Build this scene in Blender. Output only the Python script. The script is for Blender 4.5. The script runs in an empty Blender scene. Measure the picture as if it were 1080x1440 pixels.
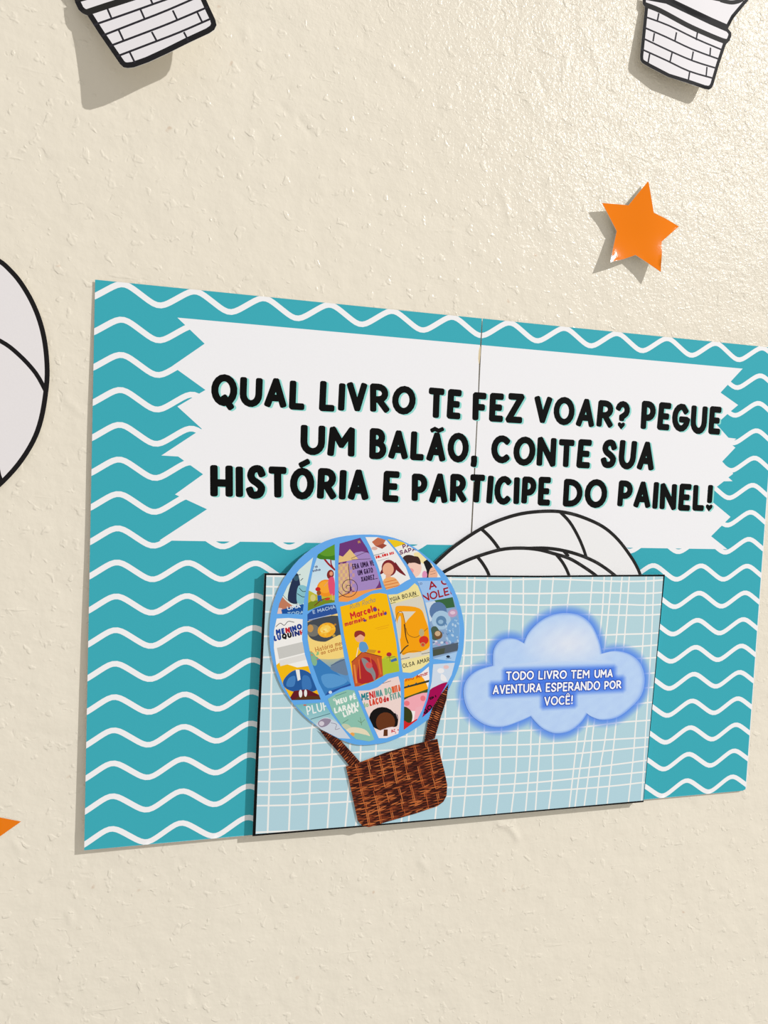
import bpy, bmesh, math, random
import numpy as np
from mathutils import Vector, Matrix
from mathutils.geometry import delaunay_2d_cdt
PI = math.pi
S = bpy.context.scene
C = bpy.context.collection
random.seed(7)

# ---------------------------------------------------------------- camera
FPX = 1081.0
ROT = np.array([[0.96140637, -0.27189031, 0.04211226],
                [0.02400928, -0.06956993, -0.99728811],
                [0.27408273, 0.95981023, -0.06035708]])      # rows: right, down, forward
CAM = np.array([-0.24511437, -0.59480401, 0.08625937])
cd = bpy.data.cameras.new('camera'); cam = bpy.data.objects.new('camera', cd); C.objects.link(cam)
cd.sensor_fit = 'VERTICAL'; cd.sensor_height = 36.0; cd.sensor_width = 27.0
cd.lens = FPX / 1440 * 36; cd.clip_start = 0.01; cd.clip_end = 50
m = Matrix.Identity(4)
for i in range(3):
    m[i][0] = ROT[0][i]; m[i][1] = -ROT[1][i]; m[i][2] = -ROT[2][i]; m[i][3] = CAM[i]
cam.matrix_world = m
S.camera = cam
# ---------------------------------------------------------------- world, lamp, exposure
wd = bpy.data.worlds.new('room_light'); S.world = wd; wd.use_nodes = True
bg = wd.node_tree.nodes['Background']
bg.inputs[0].default_value = (1.0, 0.965, 0.915, 1); bg.inputs[1].default_value = 0.50
LD = 4.6
ld = bpy.data.lights.new('ceiling_lamp', 'POINT'); lamp = bpy.data.objects.new('ceiling_lamp', ld); C.objects.link(lamp)
lamp.location = ((440 + LD * 1050 - 297) / 1000, -LD, (210 + 90 + LD * 850) / 1000)
ld.energy = 1850; ld.shadow_soft_size = 0.05; ld.color = (1.0, 0.99, 0.985)
vs = S.view_settings
vs.view_transform = 'Standard'; vs.look = 'None'; vs.exposure = 0.05; vs.gamma = 1.0; vs.use_curve_mapping = False

# ---------------------------------------------------------------- coordinates
# Wall plane is y = 0. (u, v) are millimetres on the wall: u right, v down, origin at the poster's top left corner.
CU = np.array([(CAM[0] + .297) * 1000, (.21 - CAM[2]) * 1000]); CY = -CAM[1] * 1000
def un(x, y):
    r = ROT.T @ np.array([(x - 540) / FPX, (y - 720) / FPX, 1.0]); t = -CAM[1] / r[1]
    q = CAM + t * r
    return ((q[0] + .297) * 1000, (.21 - q[2]) * 1000)
def up(pts, ox=0, oy=0, s=1.0):
    return [un(ox + s * x, oy + s * y) for x, y in pts]
def to3(u, v, d):
    k = d / CY
    u2 = u + k * (CU[0] - u); v2 = v + k * (CU[1] - v)
    return (u2 / 1000 - .297, -d / 1000, .21 - v2 / 1000)

# ---------------------------------------------------------------- colour / materials
def lin(c):
    return tuple((x / 255 / 12.92) if x <= 10.3 else ((x / 255 + .055) / 1.055) ** 2.4 for x in c)
def ink_material(name, rough, spec=.5, grain=.02, coat=0.0):
    mt = bpy.data.materials.new(name); mt.use_nodes = True; nt = mt.node_tree
    b = nt.nodes['Principled BSDF']
    a = nt.nodes.new('ShaderNodeAttribute'); a.attribute_name = 'ink'
    tc = nt.nodes.new('ShaderNodeTexCoord')
    n = nt.nodes.new('ShaderNodeTexNoise'); n.inputs['Scale'].default_value = 900; n.inputs['Detail'].default_value = 3
    nt.links.new(tc.outputs['Object'], n.inputs['Vector'])
    r = nt.nodes.new('ShaderNodeMapRange'); r.inputs['To Min'].default_value = 1 - grain; r.inputs['To Max'].default_value = 1 + grain
    nt.links.new(n.outputs['Fac'], r.inputs['Value'])
    mx = nt.nodes.new('ShaderNodeVectorMath'); mx.operation = 'SCALE'
    nt.links.new(a.outputs['Color'], mx.inputs[0]); nt.links.new(r.outputs['Result'], mx.inputs['Scale'])
    nt.links.new(mx.outputs['Vector'], b.inputs['Base Color'])
    b.inputs['Roughness'].default_value = rough; b.inputs['Specular IOR Level'].default_value = spec
    b.inputs['Coat Weight'].default_value = coat; b.inputs['Coat Roughness'].default_value = .08
    bp = nt.nodes.new('ShaderNodeBump'); bp.inputs['Strength'].default_value = .05; bp.inputs['Distance'].default_value = .0005
    nt.links.new(n.outputs['Fac'], bp.inputs['Height']); nt.links.new(bp.outputs['Normal'], b.inputs['Normal'])
    return mt
M_PAPER = ink_material('printed_paper', .55, .08)
M_GLOSS = ink_material('glossy_card', .06, .28, .01)
M_BACK = bpy.data.materials.new('white_paper_back'); M_BACK.use_nodes = True
M_BACK.node_tree.nodes['Principled BSDF'].inputs['Base Color'].default_value = (.8, .8, .79, 1); M_BACK.node_tree.nodes['Principled BSDF'].inputs['Roughness'].default_value = .6

# ---------------------------------------------------------------- flat art: layers composited onto one triangulated sheet
def area(p):
    return sum(p[i - 1][0] * p[i][1] - p[i][0] * p[i - 1][1] for i in range(len(p))) / 2
def art(name, clip, layers, depth, mat=None, parent=None, lift=0.0, grid=None, thick=0.0, smooth=True):
    """clip: outline polygon; layers: (polygon, colour or f(u,v), alpha); depth: mm from the wall, f(u,v)."""
    verts = []; faces = []
    polys = ([clip] if clip else []) + [l[0] for l in layers]
    for p in polys:
        if area(p) < 0: p = p[::-1]
        k = len(verts); verts += [Vector((a, b)) for a, b in p]; faces.append(list(range(k, k + len(p))))
    if grid:
        src = clip or [q for p in polys for q in p]
        us = [q[0] for q in src]; vs_ = [q[1] for q in src]
        u = min(us) + grid * .37
        while u < max(us):
            v = min(vs_) + grid * .41
            while v < max(vs_):
                verts.append(Vector((u, v))); v += grid
            u += grid
    ov, oe, of, _, _, _ = delaunay_2d_cdt(verts, [], faces, 0, 1e-5, False)
    off = 1 if clip else 0
    me = bpy.data.meshes.new(name)
    P = np.array([(p.x, p.y) for p in ov]); F = np.array([f for f in of])
    ctr = P[F].mean(1)
    def inside(p):
        p = np.array(p); lo = p.min(0); hi = p.max(0)
        k = np.nonzero((ctr[:, 0] > lo[0]) & (ctr[:, 0] < hi[0]) & (ctr[:, 1] > lo[1]) & (ctr[:, 1] < hi[1]))[0]
        q = ctr[k]; wn = np.zeros(len(k), int)
        for i in range(len(p)):
            x0, y0 = p[i - 1]; x1, y1 = p[i]
            cr = (x1 - x0) * (q[:, 1] - y0) - (q[:, 0] - x0) * (y1 - y0)
            wn += ((y0 <= q[:, 1]) & (y1 > q[:, 1]) & (cr > 0)).astype(int) - ((y0 > q[:, 1]) & (y1 <= q[:, 1]) & (cr < 0)).astype(int)
        return k[wn != 0]
    member = [[] for _ in range(len(F))]
    for li, l in enumerate(layers):
        for k in inside(l[0]): member[k].append(li)
    okc = None
    if clip:
        okc = np.zeros(len(F), bool); okc[inside(clip)] = True
    ff = []; cols = []
    for k, f in enumerate(of):
        if (clip and not okc[k]) or not member[k]: continue
        ff.append(tuple(f[::-1]))
        for i in f[::-1]:
            c = (1, 1, 1)
            for j in member[k]:
                col = layers[j][1]; a = layers[j][2] if len(layers[j]) > 2 else 1.0
                if callable(col): col = col(ov[i].x, ov[i].y)
                c = tuple(c[n] * (1 - a) + col[n] * a for n in range(3)) if a < 1 else col
            cols.append(c)
    used = sorted({i for f in ff for i in f}); rm = {o_: n_ for n_, o_ in enumerate(used)}
    vv = [to3(ov[i].x, ov[i].y, (depth(ov[i].x, ov[i].y) if callable(depth) else depth) + lift) for i in used]
    ff = [tuple(rm[i] for i in f) for f in ff]
    me.from_pydata(vv, [], ff)
    # normals towards the camera side (-y)
    if me.polygons and me.polygons[0].normal.y > 0: me.flip_normals(); flip = True
    else: flip = False
    at = me.color_attributes.new('ink', 'FLOAT_COLOR', 'CORNER')
    buf = np.ones((len(me.loops), 4), dtype=np.float32)
    k = 0
    for f in ff:
        c3 = cols[k:k + 3]
        if flip: c3 = [c3[0], c3[2], c3[1]] if False else c3
        vid = {f[j]: c3[j] for j in range(3)}
        for li in range(k, k + 3):
            buf[li, :3] = [lin_ for lin_ in lin_tuple(vid[me.loops[li].vertex_index])]
        k += 3
    at.data.foreach_set('color', buf.ravel())
    me.materials.append(mat or M_PAPER)
    if thick: me.materials.append(M_BACK)
    me.update(); me.validate()
    if thick:
        cnt = {}
        for p in me.polygons:
            for ek in p.edge_keys: cnt[ek] = cnt.get(ek, 0) + 1
        for e in me.edges:
            if cnt.get(tuple(sorted(e.vertices)), 0) == 1: e.use_edge_sharp = True
    if smooth: me.polygons.foreach_set('use_smooth', [True] * len(me.polygons))
    o = bpy.data.objects.new(name, me); C.objects.link(o)
    if thick:
        md = o.modifiers.new('paper_thickness', 'SOLIDIFY'); md.thickness = thick / 1000; md.offset = -1; md.use_even_offset = False; md.material_offset = 1; md.material_offset_rim = 1
        md.use_quality_normals = False
    if parent: set_parent(o, parent)
    return o
_lc = {}
def lin_tuple(c):
    return lin(tuple(max(0, min(255, x)) for x in c))
def set_parent(o, p):
    o.parent = p; o.matrix_parent_inverse = p.matrix_world.inverted()
def thing(name, label, cat, uv, d=0, group=None):
    o = bpy.data.objects.new(name, None); C.objects.link(o); o.empty_display_size = .02
    o.location = to3(uv[0], uv[1], d); o['label'] = label; o['category'] = cat
    if group: o['group'] = group
    bpy.context.view_layer.update()
    return o

# curves
def sm(p, closed=False, n=6):
    out = []; N = len(p)
    for i in range(N if closed else N - 1):
        g = (lambda k: p[k % N]) if closed else (lambda k: p[max(0, min(N - 1, k))])
        a, b, c, d = g(i - 1), g(i), g(i + 1), g(i + 2)
        for j in range(n):
            t = j / n
            out.append(tuple(.5 * (2 * b[k] + (c[k] - a[k]) * t + (2 * a[k] - 5 * b[k] + 4 * c[k] - d[k]) * t * t + (3 * b[k] - a[k] - 3 * c[k] + d[k]) * t ** 3) for k in (0, 1)))
    if not closed: out.append(p[-1])
    return out
def ell(cx, cy, rx, ry=None, rot=0, n=20, a0=0, a1=2 * PI, close=True):
    ry = rx if ry is None else ry; r = math.radians(rot); o = []
    for i in range(n if close else n + 1):
        a = a0 + (a1 - a0) * i / n; x = rx * math.cos(a); y = ry * math.sin(a)
        o.append((cx + x * math.cos(r) - y * math.sin(r), cy + x * math.sin(r) + y * math.cos(r)))
    return o
def stroke(p, w, caps=True, wends=None):
    """convex quads (mitred) plus round end caps along polyline p; w = width"""
    q = [p[0]]
    for a in p[1:]:
        if math.hypot(a[0] - q[-1][0], a[1] - q[-1][1]) > 1e-4: q.append(a)
    if len(q) < 2: return [ell(q[0][0], q[0][1], w / 2, n=10)]
    closed = len(q) > 3 and math.hypot(q[0][0] - q[-1][0], q[0][1] - q[-1][1]) < 1e-3
    if closed: q = q[:-1]
    N = len(q); out = []
    def dr(i, j):
        a, b = q[i % N], q[j % N]; L = math.hypot(b[0] - a[0], b[1] - a[1]) or 1
        return ((b[0] - a[0]) / L, (b[1] - a[1]) / L)
    # split at sharp turns
    if not closed:
        for i in range(1, N - 1):
            a = dr(i - 1, i); b = dr(i, i + 1)
            if a[0] * b[0] + a[1] * b[1] < .35:
                return stroke(q[:i + 1], w, caps) + stroke(q[i:], w, caps)
    h = w / 2; L = []; R = []
    for i in range(N):
        if closed or 0 < i < N - 1: a = dr(i - 1, i); b = dr(i, i + 1)
        elif i == 0: a = b = dr(0, 1)
        else: a = b = dr(N - 2, N - 1)
        n = (-(a[1] + b[1]), a[0] + b[0]); l2 = math.hypot(*n) or 1; n = (n[0] / l2, n[1] / l2)
        c = max(.45, n[0] * -a[1] + n[1] * a[0])
        hh = h / c
        if wends and not closed: hh *= wends[0] + (wends[1] - wends[0]) * i / (N - 1)
        L.append((q[i][0] + n[0] * hh, q[i][1] + n[1] * hh)); R.append((q[i][0] - n[0] * hh, q[i][1] - n[1] * hh))
    for i in range(N if closed else N - 1):
        j = (i + 1) % N; out.append([L[i], R[i], R[j], L[j]])
    if not closed and caps:
        for e, (c, d) in enumerate(((q[0], dr(1, 0)), (q[-1], dr(N - 2, N - 1)))):
            hq = h * (wends[e] if wends else 1); cp = []
            if hq < .02: continue
            for k, (s_, f_) in enumerate(((-1, 0), (-.96, .42), (-.72, .68), (-.4, .78), (.4, .78), (.72, .68), (.96, .42), (1, 0))):
                cp.append((c[0] - d[1] * s_ * hq + d[0] * f_ * hq, c[1] + d[0] * s_ * hq + d[1] * f_ * hq))
            out.append(cp)
    return out
def lay(polys, col, a=1.0):
    return [(p, col, a) for p in polys]

# ---------------------------------------------------------------- skeleton lettering
def A_(cx, cy, rx, ry, a0, a1, n=9):
    return [(cx + rx * math.cos(math.radians(a0 + (a1 - a0) * i / n)), cy + ry * math.sin(math.radians(a0 + (a1 - a0) * i / n))) for i in range(n + 1)]
O_ = A_(.5, .5, .5, .5, 90, 450, 18)
SS = sm([(.92, .80), (.74, .97), (.48, 1.0), (.2, .93), (.08, .74), (.25, .57), (.62, .45), (.93, .28), (.82, .07), (.5, 0), (.2, .03), (.03, .2)], n=3)
G = {  # width, strokes in a unit box (y up)
 'A': (.74, [[(0, 0), (.5, 1), (1, 0)], [(.2, .28), (.82, .28)]]),
 'B': (.66, [[(.06, 0), (.06, 1)], [(.06, 1)] + A_(.45, .77, .42, .23, 90, -90) + [(.06, .54)], [(.06, .54)] + A_(.45, .27, .55, .27, 90, -90) + [(.06, 0)]]),
 'C': (.74, [A_(.56, .5, .56, .5, 48, 312, 14)]),
 'D': (.72, [[(.03, 0), (.03, 1)], [(.03, 1)] + A_(.3, .5, .7, .5, 90, -90, 11) + [(.03, 0)]]),
 'E': (.58, [[(1, 1), (.04, 1), (.04, 0), (1, 0)], [(.04, .5), (.85, .5)]]),
 'F': (.56, [[(1, 1), (.04, 1), (.04, 0)], [(.04, .48), (.85, .48)]]),
 'G': (.76, [[(.92, .8)] + A_(.55, .5, .55, .5, 55, 350, 14)[1:], [(1, .42), (.55, .42)]]),
 'H': (.74, [[(0, 0), (0, 1)], [(1, 0), (1, 1)], [(0, .42), (1, .42)]]),
 'I': (.26, [[(.5, 0), (.5, 1)]]),
 'J': (.5, [[(1, 1), (1, .3)] + A_(.5, .3, .5, .3, 0, -150, 7)]),
 'L': (.56, [[(.03, 1), (.03, 0), (1, 0)]]),
 'M': (.84, [[(0, 0), (.05, 1), (.5, .38), (.95, 1), (1, 0)]]),
 'N': (.74, [[(0, 0), (0, 1), (1, 0), (1, 1)]]),
 'O': (.84, [O_]),
 'P': (.64, [[(.04, 0), (.04, 1)], [(.04, 1)] + A_(.45, .7, .55, .3, 90, -90) + [(.04, .4)]]),
 'Q': (.84, [O_, [(.5, .2), (.85, -.16)]]),
 'R': (.7, [[(.04, 0), (.04, 1)], [(.04, 1)] + A_(.42, .72, .5, .28, 90, -90) + [(.04, .44)], [(.45, .44), (1, 0)]]),
 'S': (.68, [SS]),
 'T': (.66, [[(0, 1), (1, 1)], [(.5, 1), (.5, 0)]]),
 'U': (.74, [[(0, 1), (0, .4)] + A_(.5, .4, .5, .4, 180, 360, 9) + [(1, 1)]]),
 'V': (.7, [[(0, 1), (.5, 0), (1, 1)]]),
 'X': (.66, [[(0, 0), (1, 1)], [(0, 1), (1, 0)]]),
 'Y': (.66, [[(0, 1), (.5, .5), (1, 1)], [(.5, .5), (.5, 0)]]),
 'Z': (.68, [[(.05, 1), (1, 1), (0, 0), (1, 0)]]),
 '?': (.6, [A_(.5, .74, .5, .26, 165, -60, 9) + [(.45, .42), (.45, .34)], [(.45, .02), (.46, .03)]]),
 '!': (.28, [[(.55, 1), (.5, .36)], [(.5, .02), (.51, .03)]]),
 ',': (.28, [[(.7, .06), (.8, -.1), (.35, -.24)]]),
 '.': (.26, [[(.5, 0), (.5, .01)]]),
 'a': (.56, [A_(.5, .3, .5, .3, 0, 360, 14), [(1, .6), (1, 0)]]),
 'c': (.5, [A_(.55, .3, .55, .3, 50, 310, 10)]),
 'd': (.56, [A_(.5, .3, .5, .3, 0, 360, 14), [(1, 1), (1, 0)]]),
 'e': (.54, [[(0, .3), (1, .3)], A_(.5, .3, .5, .3, 0, 310, 12)]),
 'h': (.52, [[(0, 0), (0, 1)], [(0, .3)] + A_(.5, .35, .5, .25, 180, 0, 8) + [(1, 0)]]),
 'i': (.2, [[(.5, 0), (.5, .58)], [(.5, .85), (.5, .86)]]),
 'l': (.2, [[(.5, 0), (.5, 1)]]),
 'm': (.8, [[(0, 0), (0, .6)], [(0, .3)] + A_(.25, .38, .25, .22, 180, 0, 6) + [(.5, 0)], [(.5, .3)] + A_(.75, .38, .25, .22, 180, 0, 6) + [(1, 0)]]),
 'n': (.52, [[(0, 0), (0, .6)], [(0, .3)] + A_(.5, .35, .5, .25, 180, 0, 8) + [(1, 0)]]),
 'o': (.56, [A_(.5, .3, .5, .3, 90, 450, 14)]),
 'r': (.4, [[(0, 0), (0, .6)], [(0, .3)] + A_(.6, .32, .6, .28, 170, 60, 5)]),
 's': (.44, [[(x, y * .6) for x, y in SS]]),
 't': (.4, [[(.4, .95), (.4, .1), (.9, 0)], [(0, .62), (.95, .62)]]),
 'u': (.52, [[(0, .6), (0, .25)] + A_(.5, .25, .5, .25, 180, 360, 6) + [(1, .6)]]),
}
ACC = {'Ã': ('A', 'til'), 'Ó': ('O', 'acu'), 'Ê': ('E', 'cir'), 'É': ('E', 'acu'), 'ó': ('o', 'acu'), 'á': ('a', 'acu'), 'ã': ('a', 'til'), 'Í': ('I', 'acu'), 'ç': ('c', 'ced'), 'Ç': ('C', 'ced')}
def word(txt, p0, p1, h, w, wobble=0.0, italic=0.0, accent_w=.8, fat=0.0):
    """stroke polygons; p0/p1 baseline ends (u,v) mm (v down), h cap height vector (du,dv) to the cap line or number"""
    dx, dy = p1[0] - p0[0], p1[1] - p0[1]; L = math.hypot(dx, dy)
    ex = (dx / L, dy / L)
    ey = (ex[1], -ex[0])
    if not isinstance(h, (int, float)): ey = (h[0] / math.hypot(*h), h[1] / math.hypot(*h)); h = math.hypot(*h)
    hw = w / 2; gap = .32 * w if w / h > .15 else .11 * h
    ws = []
    for ch in txt:
        b = ACC.get(ch, (ch,))[0]
        ws.append((.38 if ch == ' ' else G[b][0]) * h)
    tot = sum(ws) + gap * (len(txt) - 1); k = (L) / tot
    rnd = random.Random(txt); out = []; x = 0
    for ch, W in zip(txt, ws):
        W *= k
        if ch != ' ':
            b, ac = ACC.get(ch, (ch, None))
            jb = rnd.uniform(-1, 1) * wobble * h; jt = rnd.uniform(-1, 1) * wobble * h; sl = rnd.uniform(-1, 1) * wobble * h
            def mp(px, py, W=W, x=x):
                ux = x + hw + px * max(W - w, W * .1); y_ = hw + jb + py * (h - w + jt - jb)
                ux += sl * py + italic * y_
                return (p0[0] + ex[0] * ux + ey[0] * y_, p0[1] + ex[1] * ux + ey[1] * y_)
            for st in G[b][1]:
                q = [mp(*a) for a in st]
                if b in '?!' and len(st) == 2 and st[0][1] < .03:
                    c = q[0]; out.append([(c[0] + (ex[0] * i + ey[0] * j) * w, c[1] + (ex[1] * i + ey[1] * j) * w) for i, j in ((0, -.6), (.62, .05), (.66, .4), (.4, .6), (.12, .5), (0, .38), (-.12, .5), (-.4, .6), (-.66, .4), (-.62, .05))])
                    continue
                out += stroke(q, w + fat)
            top = 1.0 if b.isupper() else .6
            wa = w * accent_w
            if ac == 'til': out += stroke([mp(a, top + c) for a, c in ((.1, .20), (.32, .27), (.62, .2), (.9, .28))], wa * .8 + fat)
            if ac == 'acu': out += stroke([mp(.42, top + .26), mp(.78, top + .4)], wa + fat)
            if ac == 'cir': out += stroke([mp(.1, top + .2), mp(.5, top + .36), mp(.9, top + .2)], wa * .7 + fat)
            if ac == 'ced': out += stroke([mp(.5, 0), mp(.45, -.2)], wa * .7 + fat)
        x += W + gap * k
    return out
def wpx(txt, a, b, hpx, wpxl, ox=0, oy=0, s=1.0, **kw):
    """word placed by its baseline ends; the letter height is taken straight up on the sheet"""
    p0 = un(ox + s * a[0], oy + s * a[1]); p1 = un(ox + s * b[0], oy + s * b[1])
    q = un(ox + s * a[0], oy + s * (a[1] - hpx)); h = math.hypot(q[0] - p0[0], q[1] - p0[1])
    return word(txt, p0, p1, h, wpxl / hpx * h, **kw)

# ================================================================ WALL
def build_wall():
    rng = np.random.default_rng(3)
    xs = np.concatenate([np.linspace(-3.2, -.56, 12)[:-1], np.arange(-.56, .62, .002), np.linspace(.62, 3.6, 12)])
    zs = np.concatenate([np.linspace(-1.6, -.56, 8)[:-1], np.arange(-.56, .62, .002), np.linspace(.62, 1.9, 8)])
    X, Z = np.meshgrid(xs, zs)
    H = np.zeros_like(X)
    # broad trowel unevenness
    for k in range(26):
        fx, fz = rng.normal(0, 14, 2); H += .00012 * np.sin(fx * X + fz * Z + rng.uniform(0, 6.3)) * rng.uniform(.3, 1)
    H *= np.clip((.62 - np.abs(X - .03)) / .08, 0, 1) * np.clip((.62 - np.abs(Z - .03)) / .08, 0, 1)   # far plaster is kept flat
    def blob(u, v, ru, rv, ang, h):
        x0 = u / 1000 - .297; z0 = .21 - v / 1000; ru /= 1000; rv /= 1000; R = 4 * max(ru, rv)
        i0, i1 = np.searchsorted(xs, [x0 - R, x0 + R]); j0, j1 = np.searchsorted(zs, [z0 - R, z0 + R])
        x = X[j0:j1, i0:i1] - x0; z = Z[j0:j1, i0:i1] - z0; c, s = math.cos(ang), math.sin(ang)
        a = (x * c + z * s) / ru; b = (-x * s + z * c) / rv
        H[j0:j1, i0:i1] += h / 1000 * np.exp(-(a * a + b * b))
    for k in range(900):      # pimples and pits of the old plaster
        r = rng.uniform(1.8, 4.2)
        blob(rng.uniform(-260, 880), rng.uniform(-380, 740), r, r * rng.uniform(.6, 1.4), rng.uniform(0, 3), rng.choice([1, 1, -1]) * rng.uniform(.06, .3))
    for k in range(130):      # short trowel drags
        blob(rng.uniform(-260, 880), rng.uniform(-380, 740), rng.uniform(6, 16), rng.uniform(1.6, 2.6), rng.normal(-.95, .5), rng.choice([1, -1]) * rng.uniform(.12, .4))
    def ridge(pts, w, h):
        q = up(pts)
        for a, b in zip(q, q[1:]):
            L = math.hypot(b[0] - a[0], b[1] - a[1]); n = max(1, int(L / (w * .8)))
            for i in range(n):
                t = i / n; blob(a[0] + (b[0] - a[0]) * t, a[1] + (b[1] - a[1]) * t, w, w, 0, h * .6)
    ridge([(700, 1158), (715, 1162), (724, 1172), (729, 1183)], 2.2, 1.0)
    ridge([(395, 148), (408, 163)], 2, -.5); ridge([(420, 165), (440, 192)], 2, -.6)
    ridge([(704, 265), (712, 290), (717, 315)], 2, .5); ridge([(780, 280), (766, 318)], 2, .4)
    ridge([(753, 100), (764, 125), (769, 137)], 2, -.4); ridge([(800, 70), (790, 115)], 2, .4)
    ridge([(550, 90), (580, 115), (592, 125)], 2, .4); ridge([(920, 560 / 2)], 2, .1)
    ridge([(20, 1182), (28, 1195), (33, 1198)], 2.2, .5); ridge([(354, 190), (358, 205)], 3, .5)
    ridge([(345, 40), (352, 62)], 2.5, .35); ridge([(268, 1392), (276, 1410)], 2.6, -.6); ridge([(96, 1282), (100, 1300)], 2.4, .6)
    ridge([(590, 1210), (602, 1222)], 2.2, .5); ridge([(30, 560), (40, 585)], 2, .3); ridge([(92, 560), (104, 572), (118, 586)], 2.2, .4)
    ridge([(694, 432), (690, 440), (694, 446)], 2.4, .5); ridge([(1002, 55), (1010, 70)], 2.4, .4)
    me = bpy.data.meshes.new('wall_back')
    V = np.stack([X, -H, Z], -1).reshape(-1, 3); nz, nx = X.shape
    idx = np.arange(nz * nx).reshape(nz, nx)
    F = np.stack([idx[:-1, :-1], idx[:-1, 1:], idx[1:, 1:], idx[1:, :-1]], -1).reshape(-1, 4)
    me.vertices.add(len(V)); me.vertices.foreach_set('co', V.ravel())
    me.loops.add(F.size); me.loops.foreach_set('vertex_index', F.ravel())
    me.polygons.add(len(F)); me.polygons.foreach_set('loop_start', np.arange(0, F.size, 4)); me.polygons.foreach_set('loop_total', np.full(len(F), 4))
    me.update(calc_edges=True); me.polygons.foreach_set('use_smooth', [True] * len(F))
    mt = bpy.data.materials.new('painted_plaster'); mt.use_nodes = True; nt = mt.node_tree; b = nt.nodes['Principled BSDF']
    N = nt.nodes.new; Lk = nt.links.new
    tc = N('ShaderNodeTexCoord')
    def noise(scale, det=4, rough=.55, dist=0):
        n = N('ShaderNodeTexNoise'); n.inputs['Scale'].default_value = scale; n.inputs['Detail'].default_value = det
        n.inputs['Roughness'].default_value = rough; n.inputs['Distortion'].default_value = dist; Lk(tc.outputs['Object'], n.inputs['Vector']); return n
    n1 = noise(2.2, 3); n2 = noise(48, 3, .5); n3 = noise(330, 3, .55, .8); n4 = noise(17, 3, .5)
    def cut(n, lo, hi, out=1.0):
        q = N('ShaderNodeMapRange'); q.interpolation_type = 'SMOOTHSTEP'
        q.inputs['From Min'].default_value = lo; q.inputs['From Max'].default_value = hi; q.inputs['To Max'].default_value = out
        Lk(n.outputs['Fac'], q.inputs['Value']); return q
    pim = cut(noise(120, 2, .5, .3), .585, .72); pit = cut(noise(95, 2, .5, .8), .34, .22)
    mp = N('ShaderNodeMapping'); mp.inputs['Rotation'].default_value = (0, math.radians(-62), 0); mp.inputs['Scale'].default_value = (22, 100, 130)
    Lk(tc.outputs['Object'], mp.inputs['Vector'])
    ns = N('ShaderNodeTexNoise'); ns.inputs['Scale'].default_value = 1; ns.inputs['Detail'].default_value = 2; ns.inputs['Distortion'].default_value = .6
    Lk(mp.outputs['Vector'], ns.inputs['Vector']); drag = cut(ns, .68, .80)
    # roller grain: stronger towards the upper right of the wall
    sx = N('ShaderNodeSeparateXYZ'); Lk(tc.outputs['Object'], sx.inputs['Vector'])
    ad = N('ShaderNodeMath'); ad.operation = 'ADD'; Lk(sx.outputs['X'], ad.inputs[0]); Lk(sx.outputs['Z'], ad.inputs[1])
    mk = N('ShaderNodeMapRange'); mk.interpolation_type = 'SMOOTHSTEP'; mk.inputs['From Min'].default_value = .1; mk.inputs['From Max'].default_value = .7
    mk.inputs['To Min'].default_value = .12; mk.inputs['To Max'].default_value = 1.0; Lk(ad.outputs['Value'], mk.inputs['Value'])
    gr = N('ShaderNodeMath'); gr.operation = 'MULTIPLY'; Lk(n3.outputs['Fac'], gr.inputs[0]); Lk(mk.outputs['Result'], gr.inputs[1])
    ramp = N('ShaderNodeMix'); ramp.data_type = 'RGBA'
    ramp.inputs['A'].default_value = (*lin((237, 228, 210)), 1); ramp.inputs['B'].default_value = (*lin((241, 234, 218)), 1)
    Lk(n1.outputs['Fac'], ramp.inputs['Factor'])
    # small rusty specks, fixed to the plaster
    n5 = noise(95, 2, .4); th = N('ShaderNodeMapRange'); th.inputs['From Min'].default_value = .74; th.inputs['From Max'].default_value = .80; th.inputs['To Max'].default_value = .35
    Lk(n5.outputs['Fac'], th.inputs['Value'])
    sp = N('ShaderNodeMix'); sp.data_type = 'RGBA'; sp.inputs['B'].default_value = (*lin((190, 140, 100)), 1)
    Lk(ramp.outputs['Result'], sp.inputs['A']); Lk(th.outputs['Result'], sp.inputs['Factor'])
    Lk(sp.outputs['Result'], b.inputs['Base Color'])
    b.inputs['Roughness'].default_value = .21; b.inputs['Specular IOR Level'].default_value = .24
    def bump(sock, dist, prev=None, inv=False):
        q = N('ShaderNodeBump'); q.inputs['Strength'].default_value = 1.0; q.inputs['Distance'].default_value = dist; q.invert = inv
        Lk(sock, q.inputs['Height'])
        if prev: Lk(prev.outputs['Normal'], q.inputs['Normal'])
        return q
    q = bump(n4.outputs['Fac'], .0012); q = bump(n2.outputs['Fac'], .0012, q); q = bump(pim.outputs['Result'], .0003, q)
    q = bump(pit.outputs['Result'], .00022, q, True); q = bump(drag.outputs['Result'], .00022, q); q = bump(gr.outputs['Value'], .0010, q)
    Lk(q.outputs['Normal'], b.inputs['Normal'])
    me.materials.append(mt)
    o = bpy.data.objects.new('wall_back', me); C.objects.link(o); o['kind'] = 'structure'; o['label'] = 'cream painted plaster wall with small bumps and trowel marks'
build_wall()

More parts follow.
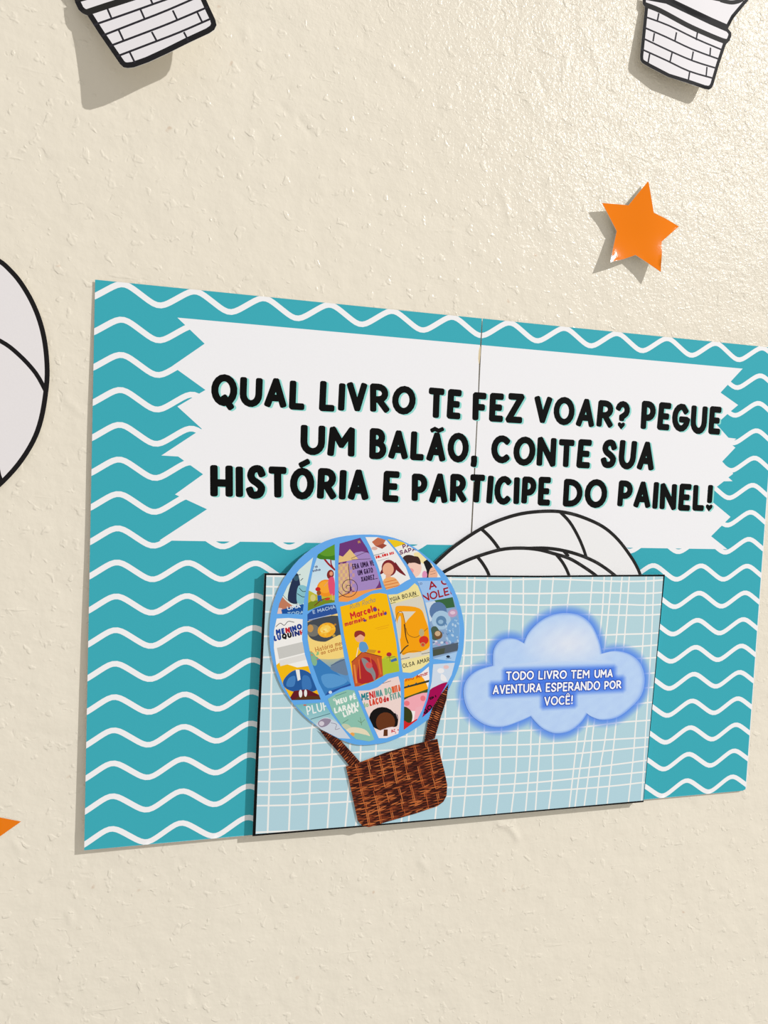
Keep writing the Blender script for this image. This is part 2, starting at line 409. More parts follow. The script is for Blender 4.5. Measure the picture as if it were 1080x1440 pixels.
# ================================================================ POSTER
WHITE = (246, 246, 248); TEAL = (62, 174, 189); INK = (9, 9, 8)
def d_poster(u, v):
    t = max(0, min(1, v / 420))
    return 1.3 + 5.2 * t * (1 - max(0, min(1, u / 594))) ** 2 + 1.6 * t * t * max(0, u - 450) / 144
poster = thing('wall_poster', 'large teal poster with white wavy lines and a white banner of black lettering', 'poster', (297, 420), 1)
ban_l = up([(538, 240), (676, 372), (512, 485), (680, 606), (538, 690), (602, 748), (662, 803), (457, 938), (542, 943), (668, 1033), (526, 1135), (688, 1210), (447, 1368)], 100, 380, 1 / 3.6)
ban_r = up([(118, 1194), (0, 1100), (140, 960), (8, 850), (-28, 770), (45, 740), (92, 703), (155, 702), (125, 675), (160, 648), (80, 560), (175, 460), (140, 430), (182, 395), (125, 388), (38, 290), (120, 215), (195, 152), (68, 62), (228, -111)], 1000, 540, 80 / 411)
SEAM = 298.6
banner = ban_l + ban_r
def teal(u, v):
    return TEAL
for side in (0, 1):
    u0, u1 = (0, 298.3) if side == 0 else (299.0, 594.4)
    edge = [(u0, 0), (u1, 0), (u1, 420), (u0, 420)]
    if side == 0:
        edge = [(u0, 0), (298.3, 0), (297.9, 22), (296.9, 26), (296.7, 33), (297.7, 38), (298.1, 60), (297.7, 180), (298.2, 420), (0, 420)]
    else:
        edge = [(299.0, 0), (594.4, 0), (594.4, 418.5), (590.5, 420), (298.9, 420)]
    L = [(edge, TEAL)]
    waves = []
    for k in range(-1, 18):
        v0 = 7.6 + 25.25 * k
        pts = []
        x = -8.0
        while x <= 604:
            ph = (x - 18.9) / 50.75 * 2 * PI
            c = math.cos(ph); y = v0 - 6.3 * (c + .035 * math.cos(3 * ph)) / 1.035
            pts.append((x, y)); x += 50.75 / 18
        waves += stroke(pts, 4.2, caps=False)
    L += lay([w_ for w_ in waves if max(p[0] for p in w_) > u0 - 1 and min(p[0] for p in w_) < u1 + 1 and max(p[1] for p in w_) > -1 and min(p[1] for p in w_) < 421], WHITE)
    L += [(banner, (244, 244, 247))]
    if side == 1:
        L += [([(593.7, -1), (595, -1), (595, 421), (593.7, 421)], WHITE)]
    sh = art('paper_sheet', edge, L, d_poster, parent=poster, grid=26, thick=.25)
    if side == 0:
        gl = art('glue_fleck', None, [([(296.6, 23), (298.6, 22.5), (298.7, 30), (298.0, 37.5), (297.0, 36.5), (296.3, 31)], (222, 205, 170))], d_poster, parent=poster, lift=-.35)
        gl['label'] = 'cream glue fleck in the seam between the two sheets'
LINES = [('QUAL', (296.5, 570), (429, 577), 44), ('LIVRO', (448, 577.5), (583.5, 583.5), 42.5), ('TE', (600.7, 587.5), (648, 591), 43),
         ('FEZ', (663.5, 592), (735, 596), 42), ('VOAR?', (750, 595), (884, 604), 40), ('PEGUE', (900, 603.5), (1013, 612), 40.5),
         ('UM', (422, 640.5), (498.5, 643), 44.5), ('BALÃO,', (518, 644.5), (671, 652), 42.5), ('CONTE', (690, 652), (830, 659), 41.5), ('SUA', (843.5, 657), (919, 662.5), 41),
         ('HISTÓRIA', (295.5, 699.5), (518, 704.5), 47), ('E', (537, 705), (561, 706), 42.5), ('PARTICIPE', (578, 706), (774, 711), 41.5),
         ('DO', (790.5, 711.5), (852.5, 714.5), 39.5), ('PAINEL!', (867, 713.5), (1001, 719.5), 39)]
for k, (t, a, b, h) in enumerate(LINES):
    poly = wpx(t, a, b, h, 9.5 * h / 42, wobble=.028)
    sh_ = [[(p[0] + 1.55, p[1] + .6) for p in q] for q in poly]
    o = art('lettering', None, lay(sh_, (148, 222, 214)) + lay(poly, INK), d_poster, parent=poster, lift=.06)

# ================================================================ POCKET
def d_pocket(u, v):
    t = min(1, max(0, (v - 205) / 215))
    return 10.0 - 1.8 * min(1, max(0, (u - 124) / 364)) - 1.0 * (1 - t) + 1.4 * math.sin(PI * min(1, max(0, (u - 124) / 364)))
P_TL, P_TR, P_BR, P_BL = (372, 806), (935, 808), (905, 1128), (355, 1176)
pk_out = up([P_TL, (520, 807.5), (650, 809), (760, 809.5), (860, 808.5), P_TR, (931, 850), P_BR, (700, 1146), (520, 1162), P_BL, (362, 1010)])
pocket = thing('card_pocket', 'pale blue card pocket with white grid and cloud over the lower poster edge', 'pocket', (305, 421), 8)
VL = [[(385, 800), (383, 900), (380.5, 1010), (380, 1060), (376, 1180)], [(415, 800), (413, 940), (409, 1028), (409, 1090), (406, 1175)],
 [(446, 800), (441, 1000), (438, 1028), (436, 1100), (433, 1175)], [(474, 800), (468, 1030), (465, 1090), (460, 1172)], [(498, 800), (492, 1060), (490, 1110), (485, 1170)],
 [(514, 800), (507, 1060), (500, 1165)], [(538, 800), (528, 1070), (520, 1165)], [(588, 800), (572, 1035), (564, 1165)], [(604, 800), (585, 1023), (574, 1165)],
 [(634, 800), (632, 940), (627, 980), (625, 1023), (611, 1160)], [(657, 803), (656, 849), (652, 930), (645, 1000), (644, 1028), (632, 1155)], [(668, 803), (666, 849), (662, 955), (659.5, 1030), (657, 1085), (650.5, 1155)],
 [(686, 803), (684, 849), (684, 930), (681, 1030), (679, 1100), (674.5, 1155)], [(719, 803), (716, 880), (705, 1030), (703, 1090), (697, 1152)], [(736, 803), (735, 890), (728, 1030), (725, 1090), (718, 1150)],
 [(761, 803), (756, 870), (747, 1030), (746, 1060), (738.6, 1146)], [(779, 803), (774, 860), (760, 1030), (757, 1080), (752.5, 1146)], [(804, 803), (797, 860), (779, 1035), (777, 1090), (771, 1143)],
 [(834, 803), (829, 860), (813, 1026), (808, 1070), (800, 1140)], [(850, 803), (845, 880), (825, 1025), (815, 1085), (808, 1140)], [(861, 803), (851, 905), (835, 1020), (830, 1070), (821, 1138)],
 [(875.6, 803), (866, 905), (853, 1025), (844, 1080), (838, 1136)], [(885.6, 803), (878, 900), (866, 1020), (860, 1075), (853.5, 1134)], [(909, 803), (904, 905), (894, 1020), (890, 1070), (883.5, 1130)], [(920, 803), (916, 900), (909, 1015), (906, 1065), (902, 1130)]]
HR = [(809.5, 814.5, 817), (824, 834.5, 834.5), (837, 850.5, 851), (859.5, 863, 865), (895, 901, 891), (925, 922, 908), (947, 937, 925.5), (977, 958, 947), (996, 983.6, 967), (1029, 1010, 988),
      (1051, 1032, 1013), (1066, 1049.5, 1037), (1084, 1068, 1050), (1099, 1092, 1069), (1118, 1107, 1085), (1133, 1119.5, 1099.5), (1171, 1158, 1130)]
rg = random.Random(5)
grid_l = []
for q in VL: grid_l += stroke(sm(up(q), n=4), 1.35, caps=False)
for a, b, c in HR:
    pts = [(350, a)]
    for x in (400, 450, 505, 560, 600): pts.append((x, a + (b - a) * (x - 365) / 275 + rg.uniform(-1.2, 1.2)))
    pts.append((640, b))
    for x in (700, 760, 820, 870): 
        t = (x - 640) / 270; pts.append((x, b + (c - b) * t ** 1.4 + rg.uniform(-1.2, 1.2)))
    pts += [(911, c), (945, c - (.08 * 34))]
    grid_l += stroke(sm(up(pts), n=3), 1.35, caps=False)
PALE = (176, 211, 218)
def pale(u, v):
    t = min(1, max(0, (v - 211) / 211)); return (184 - 3 * t, 216 - 1 * t, 224 + 3 * t)
def inset(p, q): return None
bl = [up([(369, 800), (375, 800), (373.4, 850), (365.8, 1010), (359.2, 1180), (350, 1180), (356, 1010), (362, 850)]),
      up([(369, 800), (940, 800), (940, 810.6), (860, 811), (760, 812), (650, 811.5), (520, 810), (369, 808.8)]),
      up([(933.6, 800), (945, 800), (912, 1140), (903.2, 1140), (929.6, 850)]),
      up([(350, 1173.8), (520, 1159.8), (700, 1144.2), (904, 1125.8), (912, 1125), (912, 1140), (350, 1190)])]
# cloud
def cl(p): return up(p, 640, 840, 280 / 1080)
segs = [[(373, 248), (400, 190), (460, 130), (530, 95), (605, 85), (680, 100), (740, 150), (780, 235), (795, 305)],
        [(795, 305), (870, 290), (950, 310), (1005, 360), (1028, 440), (1010, 530), (950, 600), (880, 650), (800, 665), (745, 650), (715, 630)],
        [(715, 630), (680, 680), (620, 725), (545, 738), (480, 715), (435, 675), (410, 645)],
        [(410, 645), (350, 672), (260, 702), (175, 695), (100, 650), (60, 590), (45, 510), (65, 445), (120, 397), (205, 370)],
        [(205, 370), (208, 290), (240, 238), (290, 222), (335, 228), (373, 248)]]
cloud = []
for s_ in segs: cloud += sm(cl(s_), n=4)[:-1]
halo = []
cc = (sum(p[0] for p in cloud) / len(cloud), sum(p[1] for p in cloud) / len(cloud))
ring = cloud + [cloud[0]]
for k, r in enumerate((8.0, 7.4, 6.7, 6.0, 5.4, 4.8, 4.1, 3.4, 2.7, 2.0, 1.2)):
    # rings of falling width drawn as offset outlines
    n = len(cloud); off = []
    for i in range(n):
        a, b = cloud[i - 2], cloud[(i + 2) % n]; dx, dy = b[0] - a[0], b[1] - a[1]; L = math.hypot(dx, dy) or 1
        off.append((cloud[i][0] + dy / L * r, cloud[i][1] - dx / L * r))
    if area(cloud) < 0: off = [(2 * c[0] - o_[0], 2 * c[1] - o_[1]) for c, o_ in zip(cloud, off)]
    halo.append((off, (74, 128, 240), .05 + .014 * k))
def cloudcol(u, v):
    du = (u - cloudc[0]) / 50; dv = (v - cloudc[1]) / 26; r = min(1, math.sqrt(du * du + dv * dv))
    w = math.sin(u * .35 + 1.3 * math.sin(v * .23)) * math.sin(v * .41 + .7) * 4
    return (230 - 40 * r ** 1.3 + w, 236 - 20 * r ** 1.3 + w, 246 + 4 * r + w * .3)
cloudc = cl([(620, 250)])[0]
front = art('front_panel', pk_out, [(pk_out, pale)] + lay(grid_l, (243, 243, 240)) + halo + lay(bl, (14, 14, 14)), d_pocket, parent=pocket, grid=14, thick=.3)
def flap(name, a, b, col, lab):
    me = bpy.data.meshes.new(name); vs_ = []; fs = []; n = 12
    A, B = un(*a), un(*b)
    for i in range(n + 1):
        t = i / n; u = A[0] + (B[0] - A[0]) * t; v = A[1] + (B[1] - A[1]) * t
        f = Vector(to3(u, v, d_pocket(u, v) - .32)); w = f.copy(); w.y = -(d_poster(u, v) + .15) / 1000
        nrm = Vector((B[1] - A[1], 0, B[0] - A[0])).normalized() * .0003
        vs_ += [f, w, f + nrm, w + nrm]
    for i in range(n):
        k = 4 * i
        for p_, q_ in ((0, 1), (1, 3), (3, 2), (2, 0)): fs.append((k + p_, k + q_, k + 4 + q_, k + 4 + p_))
    fs += [(0, 2, 3, 1), (4 * n, 4 * n + 1, 4 * n + 3, 4 * n + 2)]
    me.from_pydata(vs_, [], fs); at = me.color_attributes.new('ink', 'FLOAT_COLOR', 'CORNER')
    at.data.foreach_set('color', np.tile(np.array((*lin(col), 1), dtype=np.float32), len(me.loops)))
    me.materials.append(M_PAPER); me.update(); o = bpy.data.objects.new(name, me); C.objects.link(o); set_parent(o, pocket); o['label'] = lab
flap('side_flap', (373, 807), (356.2, 1175), (205, 225, 222), 'pale folded left side of the pocket')
flap('side_flap', (934, 809), (904, 1127), (205, 225, 222), 'pale folded right side of the pocket')
flap('bottom_flap', (356.2, 1175), (904.3, 1127), (190, 205, 208), 'folded bottom edge of the pocket')

inner = []
for k, r in enumerate((.95, .965, .98)):
    inner.append(([(cc[0] + (p[0] - cc[0]) * r, cc[1] + (p[1] - cc[1]) * r) for p in cloud], cloudcol, .6))
CT = [('TODO', (275, 452), (427, 446), 49), ('LIVRO', (450, 446), (605, 442), 48), ('TEM', (627, 442), (729, 440), 47), ('UMA', (755, 439), (855, 434), 46),
      ('AVENTURA', (204, 527), (469, 514), 50), ('ESPERANDO', (490, 514), (786, 502), 50), ('POR', (808, 501), (902, 494), 46), ('VOCÊ!', (483, 589), (640, 580), 50)]
blocks = []
for k in range(9):
    r = 30 - 3.4 * k
    for (x0, y0), (x1, y1), h in (((275, 452), (855, 434), 48), ((204, 527), (902, 494), 50), ((483, 589), (640, 580), 50)):
        blocks.append((cl([(x0 - r, y0 + r * .4), (x0 - r * .4, y0 + r), (x1 + r * .4, y1 + r), (x1 + r, y1 + r * .4), (x1 + r, y1 - h - r * .4), (x1 + r * .4, y1 - h - r), (x0 - r * .4, y0 - h - r), (x0 - r, y0 - h - r * .4)]), (58, 112, 232), .06 + .025 * k))
cobj = art('cloud_print', cloud, [(cloud, (150, 185, 244))] + inner + blocks, d_pocket, parent=pocket, lift=.2, grid=5)
wl = []; wd_ = []
for t, a, b, h in CT:
    wl += wpx(t, a, b, h, 8.5, 640, 840, 280 / 1080, italic=-.03, wobble=.01)
    wd_ += wpx(t, a, b, h, 8.5, 640, 840, 280 / 1080, italic=-.03, wobble=.01, fat=1.3)
art('lettering', None, lay(wd_, (30, 66, 170)) + lay(wl, (246, 248, 252)), d_pocket, parent=pocket, lift=.27)['label'] = 'white lettering on the cloud'

# ================================================================ BALLOON COVERED WITH BOOK COVERS
def d_bal(u, v): return d_pocket(u, max(v, 212)) + 1.2 - max(0, 212 - v) * .02
BS = 320 / 1047
def B(p): return up(p, 360, 740, BS)
bo = sm(B([(490, 43), (600, 50), (700, 85), (800, 158), (875, 235), (925, 335), (953, 450), (950, 560), (925, 660), (882, 752), (850, 820), (805, 873), (760, 908), (690, 953), (600, 990), (500, 1003), (430, 993), (340, 952), (250, 893), (180, 822), (120, 735), (85, 640), (67, 540), (68, 440), (85, 350), (128, 250), (200, 157), (290, 88), (380, 55)]), True, 3)
bo = [(p[0] + (p[0] - 217) * .009, p[1] + (p[1] - 272) * .009) for p in bo]
balloon = thing('book_cover_balloon', 'hot air balloon cutout with a blue frame, colourful book cover panels and printed wicker basket', 'cutout', un(550, 1160), 8)
art('envelope', bo, [(bo, lambda u, v: (104 - .04 * (v - 180), 172, 240))], d_bal, parent=balloon, grid=24, thick=.3)
PX = 1 / .53   # rough px per mm
def T(txt, a, b, h, w, col, **kw):
    kk = kw.pop('a', 1.0)
    return lay(wpx(txt, a, b, h, w, 360, 740, BS, **kw), col, kk)
def Pn(pts, col, s=False, a=1.0): 
    q = B(pts); return [(sm(q, True, 4) if s else q, col, a)]
def El(x, y, rx, ry, col, rot=0, a=1.0, n=18): return [(B(ell(x, y, rx, ry, rot, n)), col, a)]
def Ln(pts, w, col, s=False, a=1.0):
    q = B(pts); return lay(stroke(sm(q, False, 4) if s else q, w * BS * .53), col, a)
def vgrad(c0, c1, y0, y1, x=500):
    v0 = B([(x, y0)])[0][1]; v1 = B([(x, y1)])[0][1]
    def f(u, v):
        t = min(1, max(0, (v - v0) / (v1 - v0))); return tuple(a + (b - a) * t for a, b in zip(c0, c1))
    return f
def Bg(col): return Pn([(-100, -100), (1200, -100), (1200, 1200), (-100, 1200)], col)
ncell = [0]
def cell(pts, layers, lab, s=False):
    c = B(pts)
    o = art('book_cover_panel', c, [(c, (240, 240, 240))] + layers, d_bal, parent=balloon, lift=.08, grid=None)
    o['label'] = lab; return o
rg = random.Random(11)
def dabs(n, x0, y0, x1, y1, cols, r0=4, r1=12, a=.7, rot=0):
    o = []
    for i in range(n):
        o += El(rg.uniform(x0, x1), rg.uniform(y0, y1), rg.uniform(r0, r1), rg.uniform(r0, r1) * .6, rg.choice(cols), rot + rg.uniform(-30, 30), a, 8)
    return o
# row 1
cell([(97, 403), (108, 355), (145, 275), (200, 198), (263, 143), (240, 245), (222, 335), (214, 405), (150, 402)],
     Bg((214, 232, 228)) + Pn([(150, 300), (175, 225), (195, 225), (205, 300), (190, 355), (150, 345)], (38, 52, 84), True) + Pn([(195, 275), (240, 285), (240, 350), (190, 352)], (135, 196, 208), True)
     + Ln([(200, 285), (215, 300), (235, 298)], 3, (30, 50, 60), True) + Ln([(190, 310), (215, 325), (235, 322)], 3, (30, 50, 60), True) + El(185, 238, 12, 14, (60, 92, 110)) + Ln([(170, 230), (205, 222)], 3, (30, 40, 50)) + Ln([(205, 250), (216, 240)], 3, (30, 40, 50))
     + Ln([(140, 262), (165, 256)], 2, (40, 50, 60)) + Pn([(85, 380), (118, 318), (175, 372), (120, 395)], (196, 126, 96)) + Ln([(118, 318), (150, 350), (190, 370), (240, 360)], 5, (228, 236, 230), True) + Ln([(120, 312), (150, 343), (200, 362)], 2, (30, 40, 50), True)
     + Pn([(80, 405), (105, 375), (120, 378), (125, 420), (90, 420)], (232, 200, 190)) + Pn([(116, 384), (240, 352), (240, 420), (124, 420)], (28, 84, 160)) + T('UMA V', (145, 388), (236, 368), 18, 4, (226, 240, 246)) + T('TODA', (145, 410), (220, 402), 14, 3.5, (160, 200, 226)),
     'upper left panel, sailing scene over a dark blue title strip')
cell([(238, 390), (242, 300), (262, 200), (285, 130), (325, 102), (362, 83), (364, 200), (362, 350), (320, 357), (280, 372)],
     Bg(vgrad((178, 214, 236), (214, 232, 240), 90, 280)) + Pn([(230, 400), (236, 300), (290, 318), (370, 312), (370, 370), (300, 400)], (196, 188, 56), True) + Pn([(230, 420), (238, 355), (300, 340), (370, 345), (370, 400)], (120, 142, 34), True) + El(322, 285, 42, 40, (244, 148, 34)) + El(318, 280, 30, 28, (250, 170, 50))
     + Ln([(300, 130), (330, 170), (362, 200)], 9, (158, 32, 40), True) + Ln([(345, 120), (345, 170), (358, 195)], 6, (150, 30, 38), True) + Pn([(270, 125), (300, 90), (370, 60), (370, 150), (330, 152), (290, 150)], (66, 128, 34), True) + Pn([(290, 120), (330, 90), (370, 90), (365, 130), (320, 138)], (96, 156, 44), True)
     + El(342, 222, 16, 22, (134, 44, 40), 10) + El(346, 218, 8, 10, (232, 160, 120)) + Pn([(332, 248), (358, 236), (364, 312), (340, 310)], (228, 82, 118), True) + Ln([(332, 255), (315, 275)], 4, (232, 160, 120)) + Ln([(350, 312), (354, 340)], 4, (236, 170, 130))
     + El(285, 290, 12, 10, (202, 40, 34)) + El(289, 307, 10, 11, (150, 84, 40)) + Pn([(282, 318), (300, 318), (305, 345), (284, 345)], (40, 96, 176)) + Ln([(270, 365), (298, 340), (330, 330)], 5, (120, 70, 30)) + El(330, 335, 12, 6, (206, 70, 40), -20) + El(262, 330, 12, 16, (214, 206, 130)) + T('ra', (263, 195), (284, 190), 14, 3, (50, 60, 110)) + T('inho', (262, 212), (298, 204), 13, 3, (50, 60, 110)),
     'upper panel with a red-trunked tree, orange sun and green hill')
chk = []
for i in range(7):
    for j in range(9):
        if (i + j) % 2: chk += Pn([(376 + 11 * i, 170 + 16 * j), (387 + 11 * i, 168 + 16 * j), (388 + 11 * i, 184 + 16 * j), (377 + 11 * i, 186 + 16 * j)], (206, 158, 150), a=.8)
sp = [(470 + 8 * t - (6 + 9.2 * t) * math.cos(t * 2.2) * .52 - 45, 285 + (6 + 9.2 * t) * math.sin(t * 2.2) * .52 - 4 * t) for t in [k * .13 for k in range(75)]]
sp = []
for k in range(70):
    a = k * .19; r = 4 + 50 * (k / 69) ** 1.25; sp.append((420 + 8 * k / 69 + r * math.cos(a + 2.4), 283 - 6 * k / 69 + r * math.sin(a + 2.4)))
cell([(385, 80), (480, 53), (510, 100), (555, 200), (580, 288), (540, 295), (500, 310), (460, 333), (420, 348), (381, 347), (378, 200)],
     Bg((112, 56, 122)) + El(490, 215, 82, 100, (166, 138, 198), -10) + Pn([(370, 320), (430, 305), (600, 280), (600, 380), (370, 380)], (244, 160, 82)) + Pn([(370, 178), (425, 168), (432, 300), (370, 325)], (226, 190, 130)) + chk
     + Pn([(370, 170), (470, 150), (432, 105), (400, 140), (370, 130)], (232, 196, 130)) + Ln([(376, 328), (430, 306)], 3, (60, 30, 40)) + Ln([(425, 175), (436, 300)], 3, (60, 30, 40)) + Ln(sp, 3, (56, 26, 52))
     + Ln([(438, 148), (520, 112)], 2, (60, 30, 40)) + Ln([(440, 154), (525, 150)], 2, (60, 30, 40)) + T('ERA UMA VE', (445, 200), (545, 180), 26, 4, (44, 20, 60)) + T('UM GATO', (470, 228), (540, 213), 25, 4, (44, 20, 60)) + T('XADREZ...', (485, 256), (560, 242), 23, 4, (44, 20, 60)) + T('R', (470, 80), (482, 77), 12, 3, (200, 150, 80)),
     'upper panel, purple cover with a lilac disc and dark spiral')
cell([(503, 50), (560, 50), (600, 65), (640, 112), (690, 190), (710, 243), (690, 252), (650, 278), (600, 293), (588, 268), (560, 180), (530, 103)],
     Bg((240, 238, 236)) + Pn([(533, 72), (560, 52), (598, 62), (585, 85), (550, 92)], (196, 110, 78)) + Pn([(550, 92), (585, 80), (603, 88), (580, 104)], (160, 74, 56)) + El(545, 102, 14, 8, (222, 180, 170)) + T('BIA, BISA BEL', (552, 150), (636, 128), 13, 5, (214, 34, 34)) + Ln([(538, 136), (590, 122)], 2.5, (60, 60, 70)) + Ln([(560, 160), (612, 146)], 1.5, (120, 110, 120))
     + El(612, 192, 34, 38, (128, 38, 44), -10) + Pn([(640, 165), (660, 190), (690, 228), (655, 210), (640, 190)], (120, 34, 42), True) + Pn([(592, 180), (575, 205), (570, 222), (590, 210)], (120, 34, 42), True) + El(608, 198, 26, 30, (236, 176, 142)) + Pn([(598, 220), (618, 220), (622, 240), (596, 240)], (232, 170, 136)) + Pn([(588, 245), (640, 238), (670, 300), (590, 300)], (240, 176, 112), True)
     + Ln([(592, 258), (645, 246)], 4, (216, 120, 60)) + Ln([(592, 272), (655, 258)], 4, (216, 120, 60)) + Ln([(596, 286), (660, 272)], 4, (216, 120, 60)),
     'upper panel, white cover with a red title')
cell([(605, 60), (645, 64), (680, 75), (750, 120), (810, 175), (850, 235), (735, 237), (715, 205), (690, 165), (650, 112)],
     Bg((240, 238, 232)) + Pn([(600, 55), (650, 60), (690, 80), (632, 100)], (240, 202, 30)) + El(770, 150, 50, 20, (244, 228, 170), 30) + T('PA', (676, 104), (712, 94), 20, 4.5, (110, 40, 90)) + T('SAPA', (662, 132), (738, 112), 20, 4.5, (110, 40, 90))
     + El(715, 160, 42, 26, (66, 42, 38), 20) + El(728, 195, 34, 42, (246, 206, 190), 10) + El(712, 205, 14, 12, (240, 160, 160)) + Pn([(700, 145), (745, 140), (758, 175), (730, 168), (702, 168)], (66, 42, 38), True)
     + Pn([(770, 165), (790, 150), (815, 190), (800, 240), (780, 245), (785, 205)], (26, 26, 30)) + El(776, 225, 12, 20, (226, 150, 190)) + Pn([(800, 200), (822, 190), (835, 232), (795, 245)], (238, 180, 150), True) + Ln([(802, 222), (826, 216)], 1.5, (120, 60, 40)) + Ln([(800, 210), (824, 204)], 1.5, (120, 60, 40)),
     'upper right panel, white cover with a yellow corner')
# row 2
cell([(95, 425), (150, 422), (215, 428), (212, 520), (225, 590), (255, 690), (298, 797), (165, 800), (125, 730), (95, 650), (82, 560), (83, 480)],
     Bg((244, 243, 240)) + Pn([(80, 650), (110, 625), (190, 650), (260, 640), (320, 820), (120, 820)], (246, 190, 16)) + Ln([(92, 462), (112, 446), (130, 456), (148, 438), (175, 442)], 3, (60, 60, 66), True)
     + T('ME', (93, 502), (134, 494), 27, 8, (34, 68, 150)) + T('N', (137, 494), (158, 490), 27, 8, (196, 34, 48)) + T('INO', (160, 489), (214, 472), 27, 8, (30, 60, 146)) + T('LU', (84, 530), (118, 522), 27, 8, (40, 72, 156)) + T('QU', (121, 521), (166, 512), 26, 8, (22, 22, 26)) + T('IN', (168, 511), (203, 503), 26, 8, (34, 50, 120)) + T('H', (205, 502), (222, 497), 24, 7, (196, 34, 48))
     + Pn([(96, 560), (222, 530), (232, 580), (106, 612)], (204, 204, 200)) + Pn([(106, 618), (234, 586), (240, 612), (112, 644)], (228, 226, 222))
     + Pn([(125, 712), (165, 668), (215, 660), (262, 690), (282, 752), (200, 765), (140, 748)], (38, 92, 160), True) + Pn([(150, 700), (180, 690), (175, 735), (140, 735)], (70, 130, 194), True) + Pn([(215, 690), (245, 695), (255, 745), (215, 750)], (60, 120, 188), True) + Pn([(182, 660), (200, 660), (205, 705), (192, 712)], (240, 240, 236))
     + Pn([(150, 800), (175, 758), (235, 750), (298, 780), (300, 810)], (104, 26, 36)) + Pn([(165, 805), (200, 780), (300, 782), (300, 805)], (92, 52, 22)) + El(205, 770, 8, 18, (236, 236, 232)) + El(228, 768, 7, 17, (236, 236, 232)),
     'middle left panel, white cover with a blue and red title above a blue coat shape')
cell([(237, 405), (268, 380), (320, 363), (365, 362), (375, 400), (390, 500), (405, 600), (437, 733), (390, 747), (350, 768), (320, 779), (290, 720), (255, 620), (238, 520)],
     Bg(vgrad((246, 214, 130), (90, 150, 206), 560, 680)) + Pn([(230, 440), (380, 400), (380, 350), (230, 350)], (44, 84, 158)) + T('E MACHA', (262, 404), (366, 378), 17, 3.5, (170, 196, 226)) + Ln([(244, 432), (345, 408)], 3, (190, 206, 230))
     + Pn([(230, 445), (380, 412), (392, 500), (330, 530), (270, 525), (240, 500)], (70, 76, 84), True) + El(262, 480, 30, 28, (120, 118, 110)) + Pn([(235, 500), (250, 525), (310, 535), (400, 500), (410, 600), (250, 600)], (248, 216, 128), True) + El(325, 478, 42, 34, (246, 176, 40), -15) + El(320, 474, 26, 18, (252, 212, 96), -15) + El(250, 470, 14, 18, (196, 150, 84)) + dabs(18, 285, 450, 370, 505, [(250, 200, 70), (234, 150, 30), (255, 230, 150)], 4, 10)
     + T('História mei', (275, 580), (398, 546), 24, 3, (186, 112, 50)) + T('ao contrári', (300, 592), (408, 564), 20, 3, (186, 112, 50)) + Pn([(232, 580), (262, 590), (330, 640), (390, 690), (440, 740), (330, 800), (270, 700)], (58, 128, 194), True) + Pn([(300, 690), (360, 680), (420, 715), (330, 745)], (90, 156, 214), True)
     + Pn([(340, 650), (405, 610), (425, 680), (390, 680)], (108, 132, 160), True) + Ln([(345, 640), (408, 612)], 3, (70, 90, 120)) + El(262, 610, 16, 34, (134, 184, 146), -20) + dabs(14, 245, 575, 285, 650, [(236, 120, 80), (230, 200, 90), (120, 190, 130)], 3, 8) + Pn([(310, 790), (330, 762), (440, 722), (450, 760), (330, 800)], (40, 82, 160)) + El(342, 764, 8, 7, (214, 224, 240)),
     'middle panel, golden animal shape over a blue wave')
cell([(387, 370), (430, 360), (480, 345), (530, 312), (570, 307), (602, 312), (620, 400), (645, 530), (660, 668), (600, 680), (540, 715), (480, 735), (455, 738), (430, 620), (405, 500)],
     Bg((250, 190, 8)) + T('Ruth Rocha', (432, 384), (548, 348), 24, 2.2, (128, 138, 120), italic=.3) + T('Marcelo,', (438, 430), (568, 385), 33, 6.5, (212, 44, 42)) + T('marmelo, martelo', (410, 462), (604, 406), 24, 5, (206, 56, 48)) + El(548, 384, 9, 9, (98, 70, 130)) + El(595, 402, 6, 7, (70, 80, 150)) + El(500, 434, 6, 6, (90, 70, 130))
     + Ln([(550, 470), (612, 454)], 2, (224, 150, 20)) + Ln([(560, 476), (606, 466)], 2, (224, 150, 20)) + Pn([(440, 760), (560, 690), (590, 600), (660, 610), (680, 700), (560, 760)], (196, 200, 52), True) + Pn([(580, 610), (660, 640), (665, 690), (590, 690)], (180, 196, 50), True)
     + Pn([(440, 625), (490, 575), (578, 600), (585, 690), (450, 745)], (198, 90, 44)) + Pn([(482, 610), (545, 620), (560, 700), (470, 720)], (176, 40, 46), True) + Ln([(452, 640), (462, 720)], 9, (232, 136, 66)) + Ln([(474, 615), (480, 700)], 6, (222, 116, 54)) + Ln([(560, 610), (575, 680)], 8, (230, 110, 50)) + Ln([(525, 600), (540, 690)], 5, (226, 96, 46)) + Ln([(440, 625), (490, 577), (578, 600)], 4, (130, 50, 40))
     + Pn([(485, 610), (505, 612), (530, 640), (550, 680), (545, 712), (530, 680), (505, 660)], (140, 140, 142), True) + El(520, 640, 16, 14, (214, 90, 90), 20)
     + El(477, 510, 22, 24, (236, 176, 146)) + Pn([(452, 500), (458, 484), (480, 480), (500, 490), (500, 508), (480, 498), (458, 512)], (150, 50, 44), True) + Pn([(478, 535), (505, 535), (518, 570), (490, 580), (475, 565)], (98, 156, 208), True) + Ln([(470, 560), (462, 600)], 5, (236, 214, 200)) + Pn([(512, 566), (555, 570), (545, 585), (510, 580)], (206, 150, 40)) + El(566, 578, 7, 6, (216, 60, 50)) + El(612, 590, 12, 10, (174, 44, 60)) + Ln([(613, 598), (618, 622)], 2.5, (90, 110, 40)) + Pn([(620, 615), (645, 605), (650, 618), (622, 626)], (66, 112, 170)) + Ln([(600, 606), (640, 600)], 2.5, (120, 110, 50)),
     'centre panel, bright yellow cover with a red title over a wooden kennel')
